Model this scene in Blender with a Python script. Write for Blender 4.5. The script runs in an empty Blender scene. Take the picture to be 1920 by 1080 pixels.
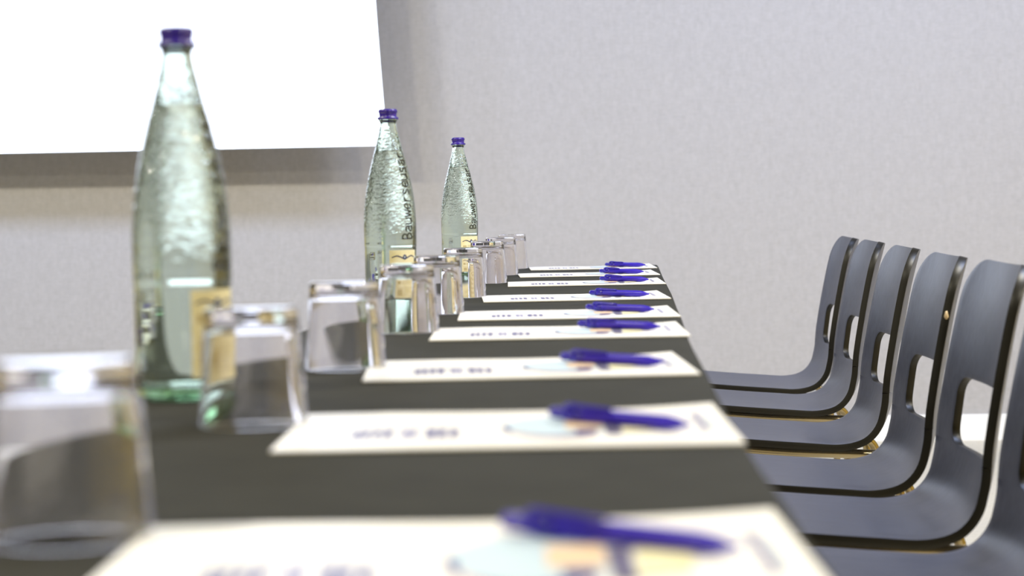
import bpy, bmesh, math, random
from math import sin, cos, pi, radians, sqrt
from mathutils import Vector, Matrix

S = bpy.context.scene
COL = S.collection
random.seed(7)

# ------------------------------------------------------------------ camera
TABLE_Z = 0.74
EYE = 0.892
F_PX = 3600.0
ROLL, PITCH, YAW = 0.018, radians(2.4358), radians(3.4272)
cam_d = bpy.data.cameras.new('camera')
cam = bpy.data.objects.new('camera', cam_d); COL.objects.link(cam)
cam_d.sensor_width = 36.0
cam_d.lens = F_PX / 1920 * 36.0
cam_d.clip_start = 0.02
fwd = Vector((-sin(YAW) * cos(PITCH), cos(YAW) * cos(PITCH), -sin(PITCH)))
r0 = Vector((cos(YAW), sin(YAW), 0)); u0 = r0.cross(fwd)
cx = cos(ROLL) * r0 - sin(ROLL) * u0
cy = sin(ROLL) * r0 + cos(ROLL) * u0
cam.matrix_world = Matrix((
    (cx.x, cy.x, -fwd.x, 0), (cx.y, cy.y, -fwd.y, 0), (cx.z, cy.z, -fwd.z, EYE), (0, 0, 0, 1)))
cam_d.dof.use_dof = True
cam_d.dof.focus_distance = 3.75
cam_d.dof.aperture_fstop = 5.9
S.camera = cam

S.view_settings.view_transform = 'Standard'
S.view_settings.look = 'None'
S.view_settings.gamma = 1
S.view_settings.use_curve_mapping = False
S.view_settings.exposure = 0.05
S.cycles.max_bounces = 20
S.cycles.transmission_bounces = 18
S.cycles.glossy_bounces = 8
S.cycles.diffuse_bounces = 4
S.cycles.transparent_max_bounces = 12
S.cycles.sample_clamp_indirect = 6.0
S.cycles.blur_glossy = 0.6

# ------------------------------------------------------------------ world and lights
W = bpy.data.worlds.new('world'); S.world = W; W.use_nodes = True
W.node_tree.nodes['Background'].inputs[0].default_value = (0.9, 0.93, 1.0, 1)
W.node_tree.nodes['Background'].inputs[1].default_value = 0.05

def area(name, loc, target, power, color, size, size_y=None, disk=False):
    l = bpy.data.lights.new(name, 'AREA'); l.energy = power; l.color = color
    if disk: l.shape = 'DISK'; l.size = size
    elif size_y: l.shape = 'RECTANGLE'; l.size = size; l.size_y = size_y
    else: l.size = size
    o = bpy.data.objects.new(name, l); COL.objects.link(o); o.location = loc
    o.rotation_euler = (Vector(target) - Vector(loc)).to_track_quat('-Z', 'Y').to_euler()
    return o

WARM = (1.0, 0.93, 0.75)
COOL = (0.50, 0.63, 1.0)
# warm downlights across the room above the middle of the table
for x in (-3.4, -2.05, 0.9, 2.5):
    area('warm_downlight', (x, 2.75, 2.86), (x, 4.1, 0), 60, WARM, 0.30, disk=True)
# cool light added over the aisle to brighten the chair seats
area('cool_light', (1.3, 3.2, 2.86), (0.9, 3.2, 0), 60, COOL, 0.8, 0.8)
# row nearer the camera, weaker
for x in (-1.6, 1.2):
    area('near_downlight', (x, 0.2, 2.86), (x, 0.2, 0), 64, WARM, 0.30, disk=True)
# cool panels washing the far wall
for x in (-3.4, -2.0, 0.7, 2.3):
    area('cool_light', (x, 5.1, 2.86), (x, 7.15, 1.5), 55, COOL, 0.7, 0.7)

# ------------------------------------------------------------------ materials
def mat(name, color=(0.5, 0.5, 0.5), rough=0.5, metal=0.0, spec=0.5, **kw):
    m = bpy.data.materials.new(name); m.use_nodes = True
    b = m.node_tree.nodes['Principled BSDF']
    b.inputs['Base Color'].default_value = (*color, 1)
    b.inputs['Roughness'].default_value = rough
    b.inputs['Metallic'].default_value = metal
    b.inputs['Specular IOR Level'].default_value = spec
    for k, v in kw.items(): b.inputs[k].default_value = v
    return m

def N(m, t, **kw):
    n = m.node_tree.nodes.new(t)
    for k, v in kw.items(): setattr(n, k, v)
    return n

def noise_color(m, c1, c2, scale=(1, 1, 1), nscale=20, detail=4, lo=0.35, hi=0.65, bump=0.0, dist=0.001):
    L = m.node_tree.links; b = m.node_tree.nodes['Principled BSDF']
    tc = N(m, 'ShaderNodeTexCoord'); mp = N(m, 'ShaderNodeMapping'); mp.inputs['Scale'].default_value = scale
    nz = N(m, 'ShaderNodeTexNoise'); nz.inputs['Scale'].default_value = nscale; nz.inputs['Detail'].default_value = detail
    cr = N(m, 'ShaderNodeValToRGB')
    cr.color_ramp.elements[0].position = lo; cr.color_ramp.elements[0].color = (*c1, 1)
    cr.color_ramp.elements[1].position = hi; cr.color_ramp.elements[1].color = (*c2, 1)
    L.new(tc.outputs['Object'], mp.inputs[0]); L.new(mp.outputs[0], nz.inputs['Vector'])
    L.new(nz.outputs['Fac'], cr.inputs[0]); L.new(cr.outputs[0], b.inputs['Base Color'])
    if bump:
        bp = N(m, 'ShaderNodeBump'); bp.inputs['Strength'].default_value = bump; bp.inputs['Distance'].default_value = dist
        L.new(nz.outputs['Fac'], bp.inputs['Height']); L.new(bp.outputs[0], b.inputs['Normal'])
    return nz

# far wall: grey woven wallcovering, mottled
m_wall = mat('wall_fabric', rough=0.85, spec=0.2)
def build_wall_mat(m):
    L = m.node_tree.links; b = m.node_tree.nodes['Principled BSDF']
    tc = N(m, 'ShaderNodeTexCoord')
    facs = []
    for sc, ns, det in (((1, 1, 0.35), 90, 3), ((0.35, 1, 1), 120, 3), ((1, 1, 1), 40, 4)):
        mp = N(m, 'ShaderNodeMapping'); mp.inputs['Scale'].default_value = sc
        nz = N(m, 'ShaderNodeTexNoise'); nz.inputs['Scale'].default_value = ns; nz.inputs['Detail'].default_value = det
        L.new(tc.outputs['Object'], mp.inputs[0]); L.new(mp.outputs[0], nz.inputs['Vector']); facs.append(nz.outputs['Fac'])
    a1 = N(m, 'ShaderNodeMath', operation='ADD'); L.new(facs[0], a1.inputs[0]); L.new(facs[1], a1.inputs[1])
    a2 = N(m, 'ShaderNodeMath', operation='ADD'); L.new(a1.outputs[0], a2.inputs[0]); L.new(facs[2], a2.inputs[1])
    mr = N(m, 'ShaderNodeMapRange'); mr.inputs['From Min'].default_value = 1.1; mr.inputs['From Max'].default_value = 1.9
    L.new(a2.outputs[0], mr.inputs['Value'])
    mx = N(m, 'ShaderNodeMix', data_type='RGBA')
    mx.inputs['A'].default_value = (0.415, 0.40, 0.39, 1); mx.inputs['B'].default_value = (0.475, 0.462, 0.455, 1)
    L.new(mr.outputs[0], mx.inputs['Factor']); L.new(mx.outputs['Result'], b.inputs['Base Color'])
build_wall_mat(m_wall)
m_dark = mat('dark_panelling', (0.055, 0.045, 0.032), 0.6, spec=0.3)
m_ochre = mat('ochre_wall', (0.62, 0.47, 0.14), 0.8, spec=0.2)
m_ceiling = mat('ceiling_grey', (0.16, 0.14, 0.11), 0.9, spec=0.2)
m_base = mat('baseboard_white', (0.95, 0.95, 0.92), 0.35)
m_floor = mat('floor_beige', rough=0.45)
noise_color(m_floor, (0.62, 0.57, 0.45), (0.70, 0.65, 0.53), nscale=60, detail=6)
m_cloth = mat('cloth_dark', rough=0.85, spec=0.25)
noise_color(m_cloth, (0.016, 0.016, 0.012), (0.026, 0.026, 0.020), scale=(0.5, 3, 1), nscale=45, detail=6, bump=0.25, dist=0.0006)
m_paper = mat('glossy_paper', (0.90, 0.89, 0.86), 0.38, spec=0.5)
m_pedge = mat('paper_edge', (0.86, 0.83, 0.74), 0.7)
m_pblue = mat('print_pale_blue', (0.54, 0.67, 0.76), 0.4)
m_pnavy = mat('print_slate_blue', (0.07, 0.07, 0.24), 0.4)
m_pcol = mat('print_lavender', (0.22, 0.22, 0.42), 0.4)
m_porange = mat('print_orange', (0.80, 0.60, 0.40), 0.4)
m_pyellow = mat('print_pale_yellow', (0.84, 0.80, 0.50), 0.4)
m_pdark = mat('print_dark', (0.13, 0.12, 0.20), 0.4)
m_ppink = mat('print_pink', (0.80, 0.58, 0.58), 0.4)
m_pen = mat('pen_blue', (0.030, 0.012, 0.42), 0.34, spec=0.35)
m_pend = mat('pen_blue_deep', (0.022, 0.010, 0.32), 0.2, spec=0.5)
m_cap = mat('cap_blue', (0.028, 0.010, 0.26), 0.25, spec=0.7)
m_label = mat('label_cream', rough=0.55)
noise_color(m_label, (0.80, 0.72, 0.40), (0.86, 0.80, 0.55), nscale=90, detail=2)
m_lnavy = mat('label_navy', (0.02, 0.025, 0.12), 0.5)
m_ltan = mat('label_tan', (0.55, 0.45, 0.22), 0.5)
m_letter = mat('lettering_refraction_dark', (0.02, 0.022, 0.012), 0.15, spec=0.8)
m_wood = mat('stained_wood', rough=0.36, spec=0.5, IOR=1.5)
noise_color(m_wood, (0.042, 0.048, 0.078), (0.060, 0.068, 0.106), scale=(1.2, 14, 4), nscale=14, detail=5, bump=0.06, dist=0.0004)
m_edge = mat('ply_edge_black', (0.008, 0.007, 0.004), 0.4, spec=0.35)
m_brass = mat('brass_tube', (0.36, 0.30, 0.18), 0.22, metal=1.0)
m_rubber = mat('rubber_foot', (0.02, 0.02, 0.02), 0.7)
m_tabletop = mat('laminate', (0.55, 0.5, 0.42), 0.5)
m_steel = mat('grey_steel', (0.45, 0.45, 0.46), 0.35, metal=1.0)
m_chip = mat('bare_ply', (0.55, 0.42, 0.25), 0.6)

def screen_mat():
    m = mat('lit_screen', (0.88, 0.88, 0.88), 0.8, spec=0.2)
    b = m.node_tree.nodes['Principled BSDF']
    b.inputs['Emission Color'].default_value = (0.72, 0.82, 1.0, 1)
    b.inputs['Emission Strength'].default_value = 1.9  # projector light on the fabric put in as emission
    return m
m_screen = screen_mat()
m_light_block = mat('light_block_black', (0.05, 0.05, 0.05), 0.8)

def glass_mat(name, tint, ior=1.5, absorb=None, dens=0.0, ripple=False, rough=0.0):
    m = bpy.data.materials.new(name); m.use_nodes = True
    nt = m.node_tree; nt.nodes.remove(nt.nodes['Principled BSDF']); out = nt.nodes['Material Output']
    g = N(m, 'ShaderNodeBsdfGlass'); g.inputs['Color'].default_value = (*tint, 1)
    g.inputs['IOR'].default_value = ior; g.inputs['Roughness'].default_value = rough
    nt.links.new(g.outputs[0], out.inputs['Surface'])
    if absorb:
        v = N(m, 'ShaderNodeVolumeAbsorption'); v.inputs['Color'].default_value = (*absorb, 1)
        v.inputs['Density'].default_value = dens; nt.links.new(v.outputs[0], out.inputs['Volume'])
    if ripple:
        L = nt.links; tc = N(m, 'ShaderNodeTexCoord')
        mp = N(m, 'ShaderNodeMapping'); mp.inputs['Scale'].default_value = (1, 1, 2.1)
        nz = N(m, 'ShaderNodeTexNoise'); nz.inputs['Scale'].default_value = 105; nz.inputs['Detail'].default_value = 1.5
        nz.inputs['Distortion'].default_value = 0.6
        L.new(tc.outputs['Object'], mp.inputs[0]); L.new(mp.outputs[0], nz.inputs['Vector'])
        sp = N(m, 'ShaderNodeSeparateXYZ'); L.new(tc.outputs['Object'], sp.inputs[0])
        mr = N(m, 'ShaderNodeMapRange'); mr.inputs['From Min'].default_value = 0.100; mr.inputs['From Max'].default_value = 0.165
        L.new(sp.outputs['Z'], mr.inputs['Value'])
        mr2 = N(m, 'ShaderNodeMapRange'); mr2.inputs['From Min'].default_value = 0.275; mr2.inputs['From Max'].default_value = 0.245
        L.new(sp.outputs['Z'], mr2.inputs['Value'])
        mu = N(m, 'ShaderNodeMath', operation='MULTIPLY'); L.new(mr.outputs[0], mu.inputs[0]); L.new(mr2.outputs[0], mu.inputs[1])
        bp = N(m, 'ShaderNodeBump'); bp.inputs['Distance'].default_value = 0.0030
        L.new(mu.outputs[0], bp.inputs['Strength']); L.new(nz.outputs['Fac'], bp.inputs['Height'])
        L.new(bp.outputs[0], g.inputs['Normal'])
    return m
m_bglass = glass_mat('bottle_glass', (0.97, 0.995, 0.97), 1.5, (0.45, 0.82, 0.48), 22, ripple=True)
m_water = glass_mat('water', (1, 1, 1), 1.33)
m_tumbler = glass_mat('clear_glass', (0.99, 0.985, 0.99), 1.48, (0.86, 0.82, 0.90), 6)

# ------------------------------------------------------------------ helpers
def link(o, parent=None):
    COL.objects.link(o)
    if parent: o.parent = parent
    return o

def obj(name, bm, mats, parent=None, smooth=True):
    me = bpy.data.meshes.new(name); bm.to_mesh(me); bm.free()
    if not isinstance(mats, (list, tuple)): mats = [mats]
    for m in mats: me.materials.append(m)
    if smooth:
        for p in me.polygons: p.use_smooth = True
    return link(bpy.data.objects.new(name, me), parent)

def tag(o, label, cat, group=None):
    o['label'] = label; o['category'] = cat
    if group: o['group'] = group
    return o

def thing(name, label, cat, loc, rz=0, group=None):
    o = bpy.data.objects.new(name, None); o.empty_display_size = 0.05
    o.location = loc; o.rotation_euler = (0, 0, rz); link(o)
    return tag(o, label, cat, group)

def struct(name, bm, m, smooth=False):
    o = obj(name, bm, m, smooth=smooth); o['kind'] = 'structure'; return o

def dup(root, loc, rz, label, group):
    r = root.copy(); COL.objects.link(r); r.location = loc; r.rotation_euler = (0, 0, rz)
    r['label'] = label; r['group'] = group
    for ch in list(root.children):
        c = ch.copy(); COL.objects.link(c); c.parent = r
        for g in ch.children:
            d = g.copy(); COL.objects.link(d); d.parent = c
    return r

def box(bm, x0, x1, y0, y1, z0, z1, mi=0):
    v = [bm.verts.new((x, y, z)) for z in (z0, z1) for y in (y0, y1) for x in (x0, x1)]
    for q in ((0, 2, 3, 1), (4, 5, 7, 6), (0, 1, 5, 4), (2, 6, 7, 3), (0, 4, 6, 2), (1, 3, 7, 5)):
        f = bm.faces.new([v[i] for i in q]); f.material_index = mi

def lathe(bm, prof, seg=64, mi=0, close=False):
    rings = []
    for r, z in prof:
        if r < 1e-6: rings.append([bm.verts.new((0, 0, z))])
        else: rings.append([bm.verts.new((r * cos(2 * pi * k / seg), r * sin(2 * pi * k / seg), z)) for k in range(seg)])
    pairs = list(zip(rings, rings[1:]))
    if close: pairs.append((rings[-1], rings[0]))
    for a, b in pairs:
        for k in range(seg):
            k2 = (k + 1) % seg
            q = [a[k % len(a)], a[k2 % len(a)], b[k2 % len(b)], b[k % len(b)]]
            u = []
            for v in q:
                if v not in u: u.append(v)
            if len(u) > 2: bm.faces.new(u).material_index = mi
    bmesh.ops.recalc_face_normals(bm, faces=bm.faces)

def smooth_path(pts, n=8):
    """Catmull-Rom through points."""
    pts = [Vector(p) for p in pts]; out = []
    for i in range(len(pts) - 1):
        p0 = pts[max(i - 1, 0)]; p1 = pts[i]; p2 = pts[i + 1]; p3 = pts[min(i + 2, len(pts) - 1)]
        for k in range(n):
            t = k / n
            out.append(0.5 * ((2 * p1) + (p2 - p0) * t + (2 * p0 - 5 * p1 + 4 * p2 - p3) * t * t + (3 * p1 - p0 - 3 * p2 + p3) * t ** 3))
    out.append(pts[-1]); return out

def tube(bm, path, rad, seg=10, mi=0):
    rad = rad if isinstance(rad, (list, tuple)) else [rad] * len(path)
    path = [Vector(p) for p in path]; rings = []; up = None
    for i, p in enumerate(path):
        d = (path[min(i + 1, len(path) - 1)] - path[max(i - 1, 0)]).normalized()
        if up is None:
            up = Vector((0, 0, 1)) if abs(d.z) < 0.9 else Vector((1, 0, 0))
        s = d.cross(up).normalized(); up = s.cross(d).normalized()
        rings.append([bm.verts.new(p + rad[i] * (cos(2 * pi * k / seg) * s + sin(2 * pi * k / seg) * up)) for k in range(seg)])
    for a, b in zip(rings, rings[1:]):
        for k in range(seg):
            bm.faces.new((a[k], a[(k + 1) % seg], b[(k + 1) % seg], b[k])).material_index = mi
    bm.faces.new(rings[0][::-1]).material_index = mi; bm.faces.new(rings[-1]).material_index = mi

def arc_profile(pts):
    """round listed corners: entries (r, z) or (r, z, radius)"""
    out = []
    n = len(pts)
    for i, p in enumerate(pts):
        if len(p) == 2 or i in (0, n - 1): out.append((p[0], p[1])); continue
        P = Vector(p[:2]); A = Vector(pts[i - 1][:2]); B = Vector(pts[i + 1][:2]); R = p[2]
        a = P + (A - P).normalized() * R; b = P + (B - P).normalized() * R
        for k in range(7):
            t = k / 6; q = (1 - t) ** 2 * a + 2 * t * (1 - t) * P + t * t * b; out.append((q.x, q.y))
    return out

# ------------------------------------------------------------------ room
WY = 7.15                      # far wall
X0, X1, Y0, ZC = -4.2, 3.4, -3.0, 2.9
bm = bmesh.new(); box(bm, X0, X1, Y0, WY + 0.3, -0.1, 0.0); struct('floor', bm, m_floor)
bm = bmesh.new(); box(bm, X0, X1, Y0, WY + 0.3, ZC, ZC + 0.1); struct('ceiling', bm, m_ceiling)
bm = bmesh.new(); box(bm, X0, X1, WY, WY + 0.12, 0, ZC); struct('wall_far', bm, m_wall)
bm = bmesh.new(); box(bm, X0 - 0.12, X0, Y0, WY, 0, ZC); struct('wall_left', bm, m_dark)
bm = bmesh.new(); box(bm, X1, X1 + 0.12, Y0, WY, 0, ZC); struct('wall_right', bm, m_ochre)
bm = bmesh.new(); box(bm, X0, X1, Y0 - 0.12, Y0, 0, ZC); struct('wall_back', bm, m_dark)
bm = bmesh.new(); box(bm, X0, X1, WY - 0.014, WY, 0, 0.095)
bmesh.ops.bevel(bm, geom=[e for e in bm.edges if all(v.co.z > 0.09 and v.co.y < WY - 0.01 for v in e.verts)], offset=0.004, segments=2, affect='EDGES')
struct('baseboard_far', bm, m_base)

# ------------------------------------------------------------------ projection screen
SY = 6.85
scr = thing('projection_screen', 'large bright white projection screen hanging in front of the grey far wall', 'projection screen', (-2.215, SY, 1.117))
bm = bmesh.new(); NZ, NX = 24, 30; GRID_CO = []
grid = []
for j in range(NZ + 1):
    t = j / NZ; z = 1.60 * t
    right = 1.372 - 0.046 * min(1, t * 2.2) ** 0.8 + 0.03 * max(0, t - 0.5)
    row = []
    for i in range(NX + 1):
        u = i / NX; x = -1.36 + (right + 1.36) * u
        y = 0.006 * sin(u * 5) * (1 - t) - 0.012 * max(0, (u - 0.93) / 0.07) ** 2
        row.append(bm.verts.new((x, y, z)))
    grid.append(row); GRID_CO.append([tuple(v.co) for v in row])
for j in range(NZ):
    for i in range(NX): bm.faces.new((grid[j][i], grid[j][i + 1], grid[j + 1][i + 1], grid[j + 1][i]))
o = obj('screen_fabric', bm, m_screen, scr)
bm = bmesh.new()
gb = [[bm.verts.new((x, y + 0.004, z)) for x, y, z in r] for r in GRID_CO]
for j in range(NZ):
    for i in range(NX): bm.faces.new((gb[j][i], gb[j + 1][i], gb[j + 1][i + 1], gb[j][i + 1]))
ob = obj('screen_light_block', bm, m_light_block, scr)  # added sheet, keeps the fabric's emission off the wall behind
md = ob.modifiers.new('thick', 'SOLIDIFY'); md.thickness = 0.0012; md.offset = 1
bm = bmesh.new(); box(bm, -1.42, 1.42, -0.05, 0.06, 1.60, 1.72)
bmesh.ops.bevel(bm, geom=bm.edges[:], offset=0.012, segments=3, affect='EDGES')
obj('screen_case', bm, m_ceiling, scr)

# ------------------------------------------------------------------ table and cloth
TX0, TX1, TY0, TY1 = -0.415, 0.077, -0.35, 4.795
tb = thing('conference_table', 'long narrow table under the dark grey cloth beside the row of chairs', 'table', (0, 0, 0))
bm = bmesh.new(); box(bm, TX0 + 0.012, TX1 - 0.014, TY0 + 0.01, TY1 - 0.012, TABLE_Z - 0.03, TABLE_Z - 0.004)
obj('tabletop', bm, m_tabletop, tb, smooth=False)
for ly in (TY0 + 0.12, 1.40, 3.10, TY1 - 0.12):
    for lx in (TX0 + 0.06, -0.10):
        bm = bmesh.new(); tube(bm, [(lx, ly, 0.0), (lx, ly, TABLE_Z - 0.03)], 0.016, 14)
        obj('leg', bm, m_steel, tb)

def edge_x(y):
    pts = [(-0.4, 0.090), (0.7, 0.086), (0.93, 0.081), (1.216, 0.075), (1.44, 0.0725), (1.715, 0.072), (2.117, 0.070), (2.72, 0.074), (3.36, 0.077), (4.0, 0.077), (4.8, 0.079)]
    for (a, fa), (b, fb) in zip(pts, pts[1:]):
        if y <= b:
            t = (y - a) / (b - a); t = max(0, min(1, t)); t = t * t * (3 - 2 * t); return fa + (fb - fa) * t
    return pts[-1][1]

bm = bmesh.new()
NYC = 220; prof_n = 0; rows = []
for j in range(NYC + 1):
    y = TY0 + (TY1 - TY0) * j / NYC
    xr = edge_x(y); xl = TX0 + 0.003 * sin(y * 3.1)
    w = 0.0022 * sin(y * 9 + 0.7) + 0.0015 * sin(y * 23)
    R = 0.007; drop = 0.16
    row = []
    row.append((xl - 0.004 + w, y, TABLE_Z - drop)); row.append((xl + w * 0.4, y, TABLE_Z - 0.05))
    for k in range(5):
        a = pi / 2 * k / 4; row.append((xl + R - R * cos(a), y, TABLE_Z - R + R * sin(a)))
    for k in range(1, 24):
        u = k / 24; x = xl + R + (xr - xl - 2 * R) * u
        row.append((x, y, TABLE_Z + 0.00035 * sin(x * 31 + y * 7) * sin(y * 13 + x * 5)))
    for k in range(5):
        a = pi / 2 * k / 4; row.append((xr - R + R * sin(a), y, TABLE_Z - R + R * cos(a)))
    row.append((xr - w * 0.4, y, TABLE_Z - 0.05)); row.append((xr + 0.004 - w, y, TABLE_Z - drop))
    rows.append([bm.verts.new(p) for p in row])
for a, b in zip(rows, rows[1:]):
    for i in range(len(a) - 1): bm.faces.new((a[i], a[i + 1], b[i + 1], b[i]))
# far and near end drops
for row, sgn in ((rows[-1], 1), (rows[0], -1)):
    low = [bm.verts.new((v.co.x, v.co.y + sgn * 0.004, min(v.co.z, TABLE_Z) - (0.007 if v.co.z > TABLE_Z - 0.02 else 0))) for v in row]
    low2 = [bm.verts.new((v.co.x, v.co.y + sgn * 0.006, TABLE_Z - 0.16)) for v in row]
    for i in range(len(row) - 1):
        bm.faces.new((row[i], row[i + 1], low[i + 1], low[i])); bm.faces.new((low[i], low[i + 1], low2[i + 1], low2[i]))
bmesh.ops.recalc_face_normals(bm, faces=bm.faces)
cl = obj('tablecloth', bm, m_cloth)
tag(cl, 'dark grey cloth covering the whole long narrow table', 'tablecloth')

# ------------------------------------------------------------------ printed folders
def make_sheet():
    """0.297 across the table (x), 0.21 along it (y); origin at the front left corner."""
    bm = bmesh.new(); LX, LY, T = 0.297, 0.21, 0.0016
    def lift(x, y):
        u = max(0, (x / LX - 0.72) / 0.28); v = y / LY
        return 0.0032 * u * u * v + 0.0004 * sin(x * 30) * v
    nx, ny = 36, 12
    top = [[bm.verts.new((LX * i / nx, LY * j / ny, T + lift(LX * i / nx, LY * j / ny))) for i in range(nx + 1)] for j in range(ny + 1)]
    bot = [[bm.verts.new((LX * i / nx, LY * j / ny, 0.0003 + lift(LX * i / nx, LY * j / ny))) for i in range(nx + 1)] for j in range(ny + 1)]
    for j in range(ny):
        for i in range(nx):
            bm.faces.new((top[j][i], top[j][i + 1], top[j + 1][i + 1], top[j + 1][i]))
            bm.faces.new((bot[j][i], bot[j + 1][i], bot[j + 1][i + 1], bot[j][i + 1])).material_index = 1
    for i in range(nx):
        bm.faces.new((bot[0][i], bot[0][i + 1], top[0][i + 1], top[0][i])).material_index = 1
        bm.faces.new((bot[ny][i + 1], bot[ny][i], top[ny][i], top[ny][i + 1])).material_index = 1
    for j in range(ny):
        bm.faces.new((bot[j + 1][0], bot[j][0], top[j][0], top[j + 1][0])).material_index = 1
        bm.faces.new((bot[j][nx], bot[j + 1][nx], top[j + 1][nx], top[j][nx])).material_index = 1
    lv = [0]
    def patch(poly, mi):
        lv[0] += 1
        z0 = T + 0.00015 + 0.00001 * lv[0]
        bm.faces.new([bm.verts.new((x, y, z0 + lift(x, y))) for x, y in poly]).material_index = mi
    def rect(x0, x1, y0, y1, mi, sk=0.0): patch([(x0, y0), (x1, y0), (x1 + sk, y1), (x0 + sk, y1)], mi)
    # logo: three clusters of letters, the words run along y
    def letters(x0, x1, y0, y1, n, mi):
        w = (x1 - x0) / n
        for k in range(n):
            a = x0 + k * w
            rect(a, a + w * 0.60, y0, y1, mi)
            rect(a + w * 0.34, a + w * 0.78, y0 + (y1 - y0) * (0.0 if k % 2 else 0.42), y0 + (y1 - y0) * (0.26 if k % 2 else 0.66), mi)
            if k % 3 == 0: rect(a + w * 0.6, a + w * 0.8, y0, y1, mi)
    letters(0.045, 0.073, 0.050, 0.098, 4, 3)
    letters(0.078, 0.090, 0.050, 0.098, 2, 5)
    letters(0.094, 0.118, 0.050, 0.098, 3, 3)
    rect(0.050, 0.112, 0.104, 0.107, 5)
    # emblem: pale blue disc with slate lower rim
    def ell(cx, cy, rx, ry, a0, a1, n=26): return [(cx + rx * cos(a0 + (a1 - a0) * k / n), cy + ry * sin(a0 + (a1 - a0) * k / n)) for k in range(n + 1)]
    patch(ell(0.180, 0.105, 0.036, 0.062, 0, 2 * pi, 40)[:-1], 2)
    def crescent(cx, cy, rx, ry, th, a0, a1, mi, n=22):
        o_ = ell(cx, cy, rx, ry, a0, a1, n); i_ = ell(cx, cy, rx - th, ry - th * 1.6, a0, a1, n)
        for k in range(n): patch([o_[k], o_[k + 1], i_[k + 1], i_[k]], mi)
    crescent(0.180, 0.105, 0.036, 0.062, 0.0045, pi * 0.95, pi * 1.78, 3)
    crescent(0.184, 0.096, 0.036, 0.062, 0.0030, pi * 1.10, pi * 1.72, 8)
    rect(0.187, 0.212, 0.085, 0.135, 6)
    rect(0.193, 0.207, 0.060, 0.080, 3)
    rect(0.213, 0.223, 0.052, 0.125, 7)
    patch([(0.224, 0.060), (0.246, 0.070), (0.250, 0.115), (0.226, 0.125)], 9)
    rect(0.226, 0.240, 0.130, 0.140, 2)
    # small line of text up the right end
    for k in range(9): rect(0.276, 0.281, 0.060 + k * 0.0105, 0.060 + k * 0.0105 + (0.008 if k % 3 else 0.005), 5)
    for k in range(6): rect(0.2835, 0.2865, 0.070 + k * 0.012, 0.070 + k * 0.012 + 0.007, 4)
    return obj('printed_folder', bm, [m_paper, m_pedge, m_pblue, m_pnavy, m_pblue, m_pcol, m_porange, m_pdark, m_ppink, m_pyellow], smooth=False)

SHEETS = [  # front-left corner x, y, angle
    (-0.216, 0.690, 5.0), (-0.224, 1.182, 4.6), (-0.232, 1.662, 8.0), (-0.225, 2.163, 4.6), (-0.225, 2.537, 5.5),
    (-0.226, 3.020, 7.5), (-0.223, 3.596, 5.0), (-0.225, 4.058, 7.0), (-0.224, 4.500, 6.5)]
ORD = ['nearest', 'second nearest', 'third nearest', 'fourth nearest', 'middle', 'fourth farthest', 'third farthest', 'second farthest', 'farthest']
sheet0 = make_sheet()
SL = ['nearest printed folder, cut by the bottom of the picture', 'second nearest printed folder, left end at the second tumbler', 'third nearest printed folder, left end at the third tumbler',
      'fourth nearest printed folder, right of the fourth tumbler', 'middle printed folder of nine, right of the fifth tumbler', 'printed folder with its right end lifted, fourth from the far end',
      'third farthest printed folder, right of the seventh tumbler', 'second farthest printed folder, one before the table end', 'farthest printed folder, at the very end of the table']
for i, (x, y, a) in enumerate(SHEETS):
    o = sheet0 if i == 0 else sheet0.copy()
    if i: COL.objects.link(o)
    o.location = (x, y, TABLE_Z + 0.0006); o.rotation_euler = (0, 0, radians(a * 0.7))
    tag(o, 'white ' + SL[i], 'folder', 'printed folders laid along the table')

# ------------------------------------------------------------------ pens
def make_pen():
    L = 0.126
    p = thing('ballpoint_pen', '', 'pen', (0, 0, 0))
    bm = bmesh.new()
    prof = [(0.0, 0.0), (0.0014, 0.0003), (0.0018, 0.004), (0.0036, 0.010), (0.0050, 0.020), (0.0050, 0.030), (0.0051, 0.060), (0.0052, 0.088), (0.0052, 0.1065), (0.0050, 0.110), (0.0, 0.110)]
    prof2 = []
    for i, (r, z) in enumerate(prof):
        prof2.append((r, z))
    lathe(bm, prof2, 28)
    # grip rings
    for k in range(6):
        z = 0.026 + k * 0.0038
        lathe(bm, [(0.0047, z - 0.0008), (0.0052, z), (0.0047, z + 0.0008)], 28)
    M = Matrix.Rotation(pi / 2, 4, 'Y')     # axis along +x, tip at x = 0 side
    bmesh.ops.transform(bm, matrix=M, verts=bm.verts)
    obj('barrel', bm, m_pen, p)
    bm = bmesh.new()
    lathe(bm, [(0, 0.109), (0.0047, 0.109), (0.0046, 0.114), (0.0042, 0.115), (0.0042, 0.123), (0.0034, L), (0, L)], 24)
    lathe(bm, [(0.0051, 0.094), (0.0057, 0.095), (0.0057, 0.104), (0.0051, 0.105)], 28)
    bmesh.ops.transform(bm, matrix=M, verts=bm.verts)
    obj('push_button', bm, m_pend, p)
    bm = bmesh.new()
    path = smooth_path([(0.108, 0.0030, 0.0026), (0.109, 0.0046, 0.0048), (0.104, 0.0052, 0.0066), (0.09, 0.0050, 0.0062), (0.072, 0.0044, 0.0056), (0.066, 0.0038, 0.0050)], 6)
    tube(bm, path, [0.0019 - 0.0006 * k / len(path) for k in range(len(path))], 10)
    obj('clip', bm, m_pend, p)
    p['w'] = 0
    del p['w']
    return p

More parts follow.
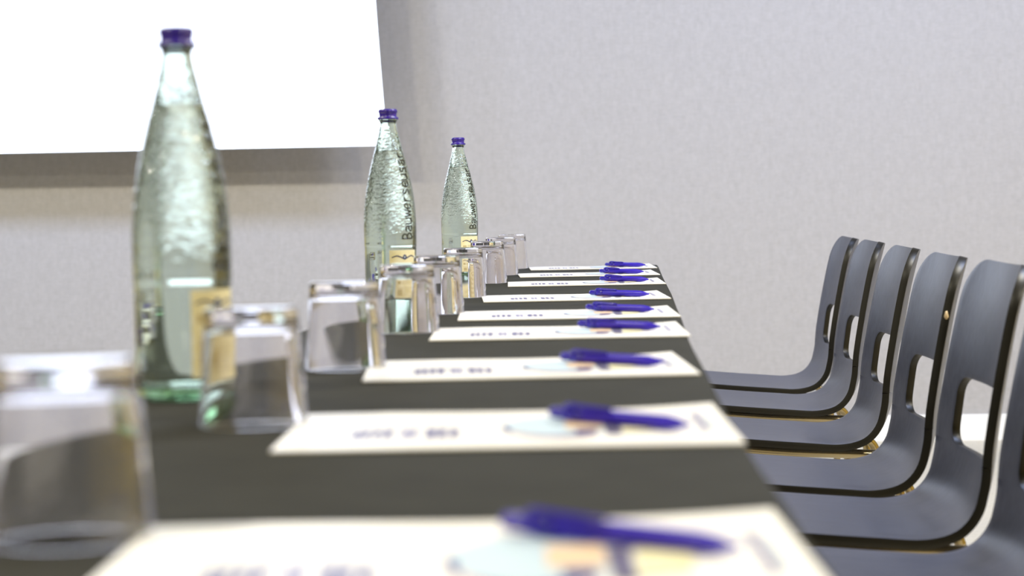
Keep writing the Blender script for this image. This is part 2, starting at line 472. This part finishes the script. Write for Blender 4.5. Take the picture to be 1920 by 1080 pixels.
pen0 = make_pen()
PENS = [((-0.052, 0.870), (0.040, 0.806)), ((-0.051, 1.332), (0.037, 1.252)), ((-0.063, 1.832), (0.033, 1.750)),
        ((-0.059, 2.335), (0.039, 2.255)), ((-0.057, 2.715), (0.037, 2.630)), ((-0.061, 3.160), (0.036, 3.076)),
        ((-0.052, 3.762), (0.042, 3.675)), ((-0.058, 4.195), (0.036, 4.110)), ((-0.048, 4.640), (0.042, 4.560))]
PL = ['on the nearest folder, blurred at the picture bottom', 'on the second nearest folder', 'on the third nearest folder', 'on the fourth nearest folder',
      'on the middle folder of the nine', 'on the folder whose right end is lifted', 'on the third farthest folder', 'on the last folder but one', 'on the last folder at the table end']
for i, (a, b) in enumerate(PENS):
    dx, dy = b[0] - a[0], b[1] - a[1]; ang = math.atan2(dy, dx); l = sqrt(dx * dx + dy * dy)
    mx, my = (a[0] + b[0]) / 2, (a[1] + b[1]) / 2
    # origin at the tip end; the barrel runs along local +x which must point from tip (b) back to the button (a)
    ox, oy = mx + 0.063 * cos(ang), my + 0.063 * sin(ang)
    loc = (ox, oy, TABLE_Z + 0.0024 + 0.0056)
    lab = 'dark blue click pen ' + PL[i]
    if i == 0:
        pen0.location = loc; pen0.rotation_euler = (0, 0, ang + pi); pen0['label'] = lab; pen0['group'] = 'blue pens lying on the folders'
    else: dup(pen0, loc, ang + pi, lab, 'blue pens lying on the folders')

# ------------------------------------------------------------------ upside-down tumblers
def make_tumbler():
    bm = bmesh.new()
    prof = arc_profile([(0.0, 0.0835), (0.0327, 0.0838, 0.0035), (0.0352, 0.045, 0.004), (0.0385, 0.0004, 0.0008), (0.0371, 0.0004, 0.0006), (0.0340, 0.045, 0.004), (0.0312, 0.0738, 0.008), (0.0, 0.0725)])
    lathe(bm, prof, 72)
    return obj('tumbler', bm, m_tumbler)
tum0 = make_tumbler()
TUM = [(-0.262, 0.880), (-0.266, 1.346), (-0.268, 1.811), (-0.267, 2.328), (-0.270, 2.728), (-0.274, 3.217), (-0.275, 3.800), (-0.277, 4.235), (-0.277, 4.663)]
EXTRA_T = ['cut by the left edge of the picture', 'in front of the nearest bottle', 'standing alone right of the nearest bottle', 'in front of the middle bottle', 'just right of the middle bottle',
           'in front of the farthest bottle', 'just behind the farthest bottle', 'last but one of the row', 'at the far table end']
for i, (x, y) in enumerate(TUM):
    o = tum0 if i == 0 else tum0.copy()
    if i: COL.objects.link(o)
    o.location = (x, y, TABLE_Z + 0.0003); o.rotation_euler = (0, 0, i * 0.7)
    tag(o, 'clear upside-down tumbler, ' + ORD[i] + ' of nine, ' + EXTRA_T[i], 'drinking glass', 'upturned tumblers in a row along the table')

# ------------------------------------------------------------------ water bottles
OUT = [(0.0345, 0.0008), (0.0372, 0.0030), (0.0382, 0.0080), (0.0385, 0.018), (0.0384, 0.050), (0.0386, 0.088), (0.0392, 0.094), (0.0392, 0.100), (0.0394, 0.118),
       (0.0388, 0.140), (0.0370, 0.160), (0.0340, 0.181), (0.0300, 0.200), (0.0252, 0.219), (0.0205, 0.236), (0.0166, 0.252), (0.0137, 0.264), (0.0121, 0.274), (0.0119, 0.279), (0.0130, 0.2795), (0.0130, 0.2825)]
def r_out(z):
    for (ra, za), (rb, zb) in zip(OUT, OUT[1:]):
        if z <= zb: return ra + (rb - ra) * (z - za) / (zb - za)
    return OUT[-1][0]
def smooth_prof(p, n=3):
    return [(v.x, v.y) for v in smooth_path([(r, z, 0) for r, z in p], n)]
FILL = 0.2335
def make_bottle():
    root = thing('water_bottle', '', 'bottle', (0, 0, 0))
    WT = 0.0026
    so = smooth_prof(OUT[:-3], 4) + [(0.0122, 0.2765), (0.0138, 0.2782), (0.0138, 0.2800), (0.0112, 0.2805), (0.0108, 0.2925)]
    inner = [(r - WT, z) for r, z in so if 0.012 < z < 0.276]
    bm = bmesh.new()
    prof = [(0.0, 0.0065), (0.012, 0.0052), (0.024, 0.0022), (0.031, 0.0007)] + so + [(0.0082, 0.2925), (0.0086, 0.279)] + inner[::-1] + [(0.030, 0.0098), (0.018, 0.0112), (0.0, 0.0130)]
    lathe(bm, prof, 96)
    obj('bottle_glass', bm, m_bglass, root)
    bm = bmesh.new(); e = 0.00025
    wi = [(r + e, z) for r, z in inner if z < FILL]
    rt = r_out(FILL) - WT + e
    prof = [(0.0, 0.0130 - e), (0.018, 0.0112 - e), (0.030, 0.0098 - e)] + wi + [(rt, FILL), (rt - 0.001, FILL - 0.0006), (0.0, FILL - 0.0008)]
    lathe(bm, prof, 96)
    obj('water', bm, m_water, root)
    # cap: domed top, knurled skirt, flange ring
    bm = bmesh.new(); seg = 72
    cp = [(0.0, 0.2952), (0.0122, 0.2952), (0.0136, 0.2941), (0.0139, 0.2922), (0.0139, 0.2905), (0.0129, 0.2894), (0.0129, 0.2844), (0.0134, 0.2836), (0.0158, 0.2831), (0.0159, 0.2801), (0.0140, 0.2796), (0.0140, 0.2806), (0.0115, 0.2808), (0.0115, 0.2930), (0.0, 0.2930)]
    lathe(bm, cp, seg)
    for v in bm.verts:
        if 0.2845 < v.co.z < 0.2925:
            a = math.atan2(v.co.y, v.co.x); k = 1 + 0.018 * (1 if round(a / (2 * pi / seg)) % 2 else -1)
            v.co.x *= k; v.co.y *= k
    obj('cap', bm, m_cap, root)
    # front label, centred on local -y; back label opposite
    def label(name, c, half, z0, z1, marks):
        bm = bmesh.new(); off = 0.00025
        def P(a, z, d=0.0):
            r = r_out(z) + off + d; return (r * sin(a), -r * cos(a), z)
        def quad(a0, a1, za, zb, mi, d, n):
            vs = [[bm.verts.new(P(a0 + (a1 - a0) * k / n, z, d)) for k in range(n + 1)] for z in (za, zb)]
            for k in range(n): bm.faces.new((vs[0][k], vs[0][k + 1], vs[1][k + 1], vs[1][k])).material_index = mi
        quad(c - half, c + half, z0, z1, 0, 0, 28)
        if marks:
            n = 40; zc = z1 - 0.0105; top = []; low = []
            for k in range(n + 1):
                t = k / n; a = c - half * 0.86 + 2 * half * 0.86 * t
                s = (t - 0.5) * 2
                zz = zc + 0.0019 * (-cos(abs(s) * pi * 1.6) if abs(s) > 0.12 else -0.8) * (1 if abs(s) < 1 else 0) * -1 * (-1)
                w = 0.0007 + 0.0004 * (1 - abs(s))
                top.append(bm.verts.new(P(a, zz + w, 0.0002))); low.append(bm.verts.new(P(a, zz - w, 0.0002)))
            for k in range(n): bm.faces.new((low[k], low[k + 1], top[k + 1], top[k])).material_index = 1
            R = 0.0040
            ring = [bm.verts.new(P(c + 0.085 * cos(b) * abs(cos(b)) ** 0.35, zc + R * sin(b), 0.0003)) for b in [2 * pi * k / 20 for k in range(20)]]
            bm.faces.new(ring).material_index = 1
            ring = [bm.verts.new(P(c + 0.030 * cos(b), zc + 0.0016 * sin(b), 0.0004)) for b in [2 * pi * k / 14 for k in range(14)]]
            bm.faces.new(ring).material_index = 3
            quad(c - half * 0.82, c - half * 0.50, z1 - 0.026, z1 - 0.019, 2, 0.0002, 5)
            for k in range(3): quad(c - half * 0.40, c + half * (0.7 - 0.1 * k), z1 - 0.0195 - k * 0.0032, z1 - 0.0185 - k * 0.0032, 2, 0.0002, 8)
            for k in range(7): quad(c - half * 0.8, c + half * (0.8 - 0.15 * (k % 3)), z0 + 0.006 + k * 0.0045, z0 + 0.0072 + k * 0.0045, 2, 0.0002, 12)
            quad(c - half * 0.75, c - half * 0.35, z0 + 0.012, z0 + 0.030, 2, 0.00025, 6)
        else:
            for k in range(11): quad(c - half * 0.8, c + half * (0.8 - 0.2 * (k % 2)), z0 + 0.006 + k * 0.0052, z0 + 0.0072 + k * 0.0052, 2, 0.0002, 12)
        return obj(name, bm, [m_label, m_lnavy, m_ltan, m_pblue], root)
    label('label', 0, radians(35), 0.019, 0.0875, True)
    label('back_label', radians(-142), radians(17), 0.019, 0.0875, False)
    # raised lettering running up the shoulder; dark of the refraction put into its colour
    bm = bmesh.new()
    a_c = radians(8); H_ = 0.0135      # letter height along the arc
    glyphs = [
        [[(0, 0), (0, 1)], [(0, 1), (0.35, 0.95), (0.5, 0.78), (0.35, 0.56), (0, 0.52)], [(0, 0.52), (0.4, 0.48), (0.6, 0.26), (0.4, 0.04), (0, 0)]],
        [[(0, 0.55), (0.3, 0.65), (0.55, 0.5), (0.55, 0)], [(0.55, 0.3), (0.25, 0.35), (0.05, 0.15), (0.3, 0.0), (0.55, 0.1)]],
        [[(0, 0.65), (0.05, 0.1), (0.35, 0.0), (0.6, 0.2)], [(0.6, 0.65), (0.6, 0)]],
        [[(0, 0.7), (0.18, 0), (0.36, 0.6), (0.54, 0), (0.72, 0.7)]],
        [[(0.05, 0.35), (0.6, 0.38), (0.5, 0.66), (0.2, 0.62), (0.05, 0.32), (0.25, 0.02), (0.6, 0.1)]],
        [[(0.1, 0), (0.1, 0.65)], [(0.1, 0.4), (0.3, 0.62), (0.55, 0.6)]],
        [[(0.55, 0.6), (0.2, 0.66), (0.1, 0.48), (0.5, 0.28), (0.45, 0.05), (0.05, 0.04)]],
    ]
    seq = [0, 1, 2, 3, 4, 5, 6, 4, 2, 6, 1, 5]
    z = 0.104
    for g in seq:
        for st in glyphs[g]:
            path = []
            for q in smooth_path([(a, b, 0) for a, b in st], 4):
                zz = z + q.x * 0.0135; rr = r_out(zz) + 0.0002
                aa = a_c - (q.y - 0.5) * H_ * 1.35 / rr
                path.append((rr * sin(aa), -rr * cos(aa), zz))
            tube(bm, path, 0.0012, 6)
        z += 0.0108
    obj('raised_lettering', bm, m_letter, root)
    return root
bot0 = make_bottle(); bot0.scale = (1.01, 1.01, 1.021)
BOT = [(-0.362, 1.548, 57), (-0.356, 2.890, 39), (-0.358, 4.130, 43)]
BL = ['nearest of three glass water bottles, blue cap in front of the white screen',
      'middle water bottle of the three, blue cap at the screen corner',
      'farthest water bottle of the three, in front of the plain wall']
for i, (x, y, a) in enumerate(BOT):
    loc = (x, y, TABLE_Z + 0.0003)
    if i == 0:
        bot0.location = loc; bot0.rotation_euler = (0, 0, radians(a)); bot0['label'] = BL[0]; bot0['group'] = 'glass water bottles on the table'
    else: dup(bot0, loc, radians(a), BL[i], 'glass water bottles on the table')

# ------------------------------------------------------------------ chairs
CH_P = [(-0.428, 0.452), (-0.422, 0.468), (-0.400, 0.4745), (-0.30, 0.4645), (-0.20, 0.4555), (-0.12, 0.4495), (-0.06, 0.4460), (-0.015, 0.4520), (0.016, 0.4740), (0.034, 0.5060),
        (0.044, 0.5400), (0.054, 0.606), (0.065, 0.672), (0.078, 0.738), (0.094, 0.800)]
def make_chair():
    root = thing('plywood_chair', '', 'chair', (0, 0, 0))
    path = smooth_path([(x, 0, z) for x, z in CH_P], 10)
    # arc length table
    S_ = [0.0]
    for a, b in zip(path, path[1:]): S_.append(S_[-1] + (b - a).length)
    Ltot = S_[-1]
    def at(s):
        s = max(0, min(Ltot, s))
        for i in range(len(S_) - 1):
            if s <= S_[i + 1]:
                t = (s - S_[i]) / (S_[i + 1] - S_[i]); p = path[i].lerp(path[i + 1], t)
                i0 = max(i - 2, 0); i1 = min(i + 3, len(path) - 1)
                d = (path[i1] - path[i0]).normalized(); return p, Vector((-d.z, 0, d.x))   # normal towards the sitter
        return path[-1], Vector((-1, 0, 0))
    def s_at_z(zt):
        for i in range(len(path) - 1, 0, -1):
            if path[i - 1].z <= zt <= path[i].z: return S_[i]
        return Ltot
    s_sl0, s_sl1 = s_at_z(0.534), s_at_z(0.627)
    s_bend = s_at_z(0.475)
    def hw(s):
        if s < 0.05:
            q = 1 - s / 0.05; base = 0.180 - 0.045 * (1 - sqrt(max(0, 1 - q * q)))
        elif s < s_bend - 0.06: base = 0.180
        else:
            t = min(1, (s - s_bend + 0.06) / 0.16); t = t * t * (3 - 2 * t); base = 0.180 - 0.002 * t
            if s > s_bend + 0.1: base -= 0.012 * (s - s_bend - 0.1) / (Ltot - s_bend - 0.1)
        Rc = 0.058
        if s > Ltot - Rc:
            q = (s - (Ltot - Rc)) / Rc; base -= Rc * 0.95 * (1 - sqrt(max(0, 1 - q * q)))
        return base
    def sag(s):
        t = max(0, min(1, (s - (s_bend - 0.10)) / 0.20)); t = t * t * (3 - 2 * t); return 0.003 + 0.028 * t
    RC = 0.026; SW = 0.128
    def sw(s):
        d = min(s - s_sl0, s_sl1 - s); d = max(0, d)
        if d >= RC: return SW
        q = 1 - d / RC; return SW - RC * (1 - sqrt(max(0, 1 - q * q)))
    # sample rows
    rows = []
    n1 = 60
    rows += [s_sl0 * k / n1 for k in range(n1)]
    for k in range(9): rows.append(s_sl0 + RC * (1 - cos(pi / 2 * k / 8)))
    for k in range(1, 6): rows.append(s_sl0 + RC + (s_sl1 - s_sl0 - 2 * RC) * k / 6)
    for k in range(9): rows.append(s_sl1 - RC + RC * sin(pi / 2 * k / 8))
    for k in range(1, 16): rows.append(s_sl1 + (Ltot - 0.058 - s_sl1) * k / 15)
    for k in range(1, 13): rows.append(Ltot - 0.058 + 0.058 * sin(pi / 2 * k / 12))
    NO, NI = 6, 14
    bm = bmesh.new(); V = []
    for s in rows:
        w = hw(s); p, nrm = at(s); g = sag(s)
        inner = min(sw(s) if s_sl0 <= s <= s_sl1 else SW - RC, w - 0.02)
        # blend columns smoothly away from the slot
        ys = [-w + (w - inner) * k / NO for k in range(NO)] + [-inner + 2 * inner * k / NI for k in range(NI)] + [inner + (w - inner) * k / NO for k in range(NO + 1)]
        row = []
        for y in ys:
            q = p + nrm * (g * (y / 0.18) ** 2)
            row.append(bm.verts.new((q.x, y, q.z)))
        V.append(row)
    for j in range(len(rows) - 1):
        mid = (rows[j] + rows[j + 1]) / 2
        for i in range(len(V[0]) - 1):
            if s_sl0 < mid < s_sl1 and NO <= i < NO + NI: continue
            bm.faces.new((V[j][i], V[j][i + 1], V[j + 1][i + 1], V[j + 1][i]))
    loose = [v for v in bm.verts if not v.link_faces]; bmesh.ops.delete(bm, geom=loose, context='VERTS')
    bmesh.ops.recalc_face_normals(bm, faces=bm.faces)
    ref = min(bm.faces, key=lambda f: (f.calc_center_median() - Vector((-0.2, 0, 0.46))).length)
    if ref.normal.z < 0: bmesh.ops.reverse_faces(bm, faces=bm.faces)
    shell = obj('seat_shell', bm, [m_wood, m_edge], root)
    md = shell.modifiers.new('thick', 'SOLIDIFY'); md.thickness = 0.0125; md.offset = -1; md.use_even_offset = True; md.material_offset_rim = 1
    md = shell.modifiers.new('round', 'BEVEL'); md.width = 0.0014; md.segments = 2; md.limit_method = 'ANGLE'; md.angle_limit = radians(50); md.harden_normals = False
    # tubular frame
    zr = 0.4275
    for sy in (-1, 1):
        y = 0.140 * sy
        bm = bmesh.new()
        pth = smooth_path([(-0.345, y, zr + 0.016), (-0.30, y, zr + 0.016), (-0.15, y, zr + 0.004), (-0.02, y, zr - 0.001), (0.012, y, zr - 0.004), (0.034, y * 1.02, zr - 0.018), (0.046, y * 1.04, zr - 0.045)], 6)
        tube(bm, pth, 0.0085, 14); obj('side_rail', bm, m_brass, root)
        bm = bmesh.new()
        tube(bm, smooth_path([(0.046, y * 1.04, zr - 0.045), (0.060, y * 1.08, 0.28), (0.095, y * 1.17, 0.010)], 6), 0.0085, 14)
        lg = obj('leg', bm, m_brass, root)
        bm = bmesh.new(); tube(bm, [(0.094, y * 1.17, 0.016), (0.0965, y * 1.175, 0.0)], 0.0105, 14); obj('rubber_foot', bm, m_rubber, lg)
        bm = bmesh.new()
        tube(bm, smooth_path([(-0.345, y, zr + 0.016), (-0.368, y * 1.02, zr + 0.006), (-0.378, y * 1.04, zr - 0.03), (-0.39, y * 1.08, 0.25), (-0.405, y * 1.15, 0.010)], 6), 0.0085, 14)
        lg = obj('leg', bm, m_brass, root)
        bm = bmesh.new(); tube(bm, [(-0.4045, y * 1.15, 0.016), (-0.406, y * 1.155, 0.0)], 0.0105, 14); obj('rubber_foot', bm, m_rubber, lg)
    for xx, dz in ((-0.26, 0.011), (-0.05, 0.0005)):
        bm = bmesh.new(); tube(bm, [(xx, -0.14, zr + dz), (xx, 0.14, zr + dz)], 0.0075, 12); obj('cross_bar', bm, m_brass, root)
    return root

CX = 0.412
CHAIRS = [(0.441, 2.230), (0.439, 2.687), (0.433, 3.121), (0.445, 3.679), (0.456, 4.250), (0.458, 4.729)]
CL = ['nearest of the row, cut by the picture edge', 'second nearest of the row, back touching the picture edge',
      'pale chip on its backrest edge', 'brass tubes showing under its seat', 'second farthest of the row', 'farthest of the row before bare wall']
chair0 = make_chair()
placed = []
for i, (x, y) in enumerate(CHAIRS):
    lab = 'dark plywood chair with slotted back, ' + CL[i]
    if i == 0:
        chair0.location = (x, y, 0); chair0['label'] = lab; chair0['group'] = 'plywood chairs along the right side of the table'; placed.append(chair0)
    else: placed.append(dup(chair0, (x, y, 0), radians([0, 0.5, 0, -0.5, 0, -0.5][i]), lab, 'plywood chairs along the right side of the table'))

# pale chip on the near edge of the third chair's backrest
bm = bmesh.new(); bmesh.ops.create_icosphere(bm, subdivisions=2, radius=1.0)
for v in bm.verts: v.co = Vector((v.co.x * 0.0032 * (1 + 0.3 * sin(v.co.z * 9)), v.co.y * 0.004, v.co.z * 0.0065 * (1 + 0.25 * sin(v.co.x * 7))))
chip = obj('edge_chip', bm, m_chip, placed[2]); chip.location = (0.0505, -0.1765, 0.715); chip['label'] = 'bare pale chip in the edge'
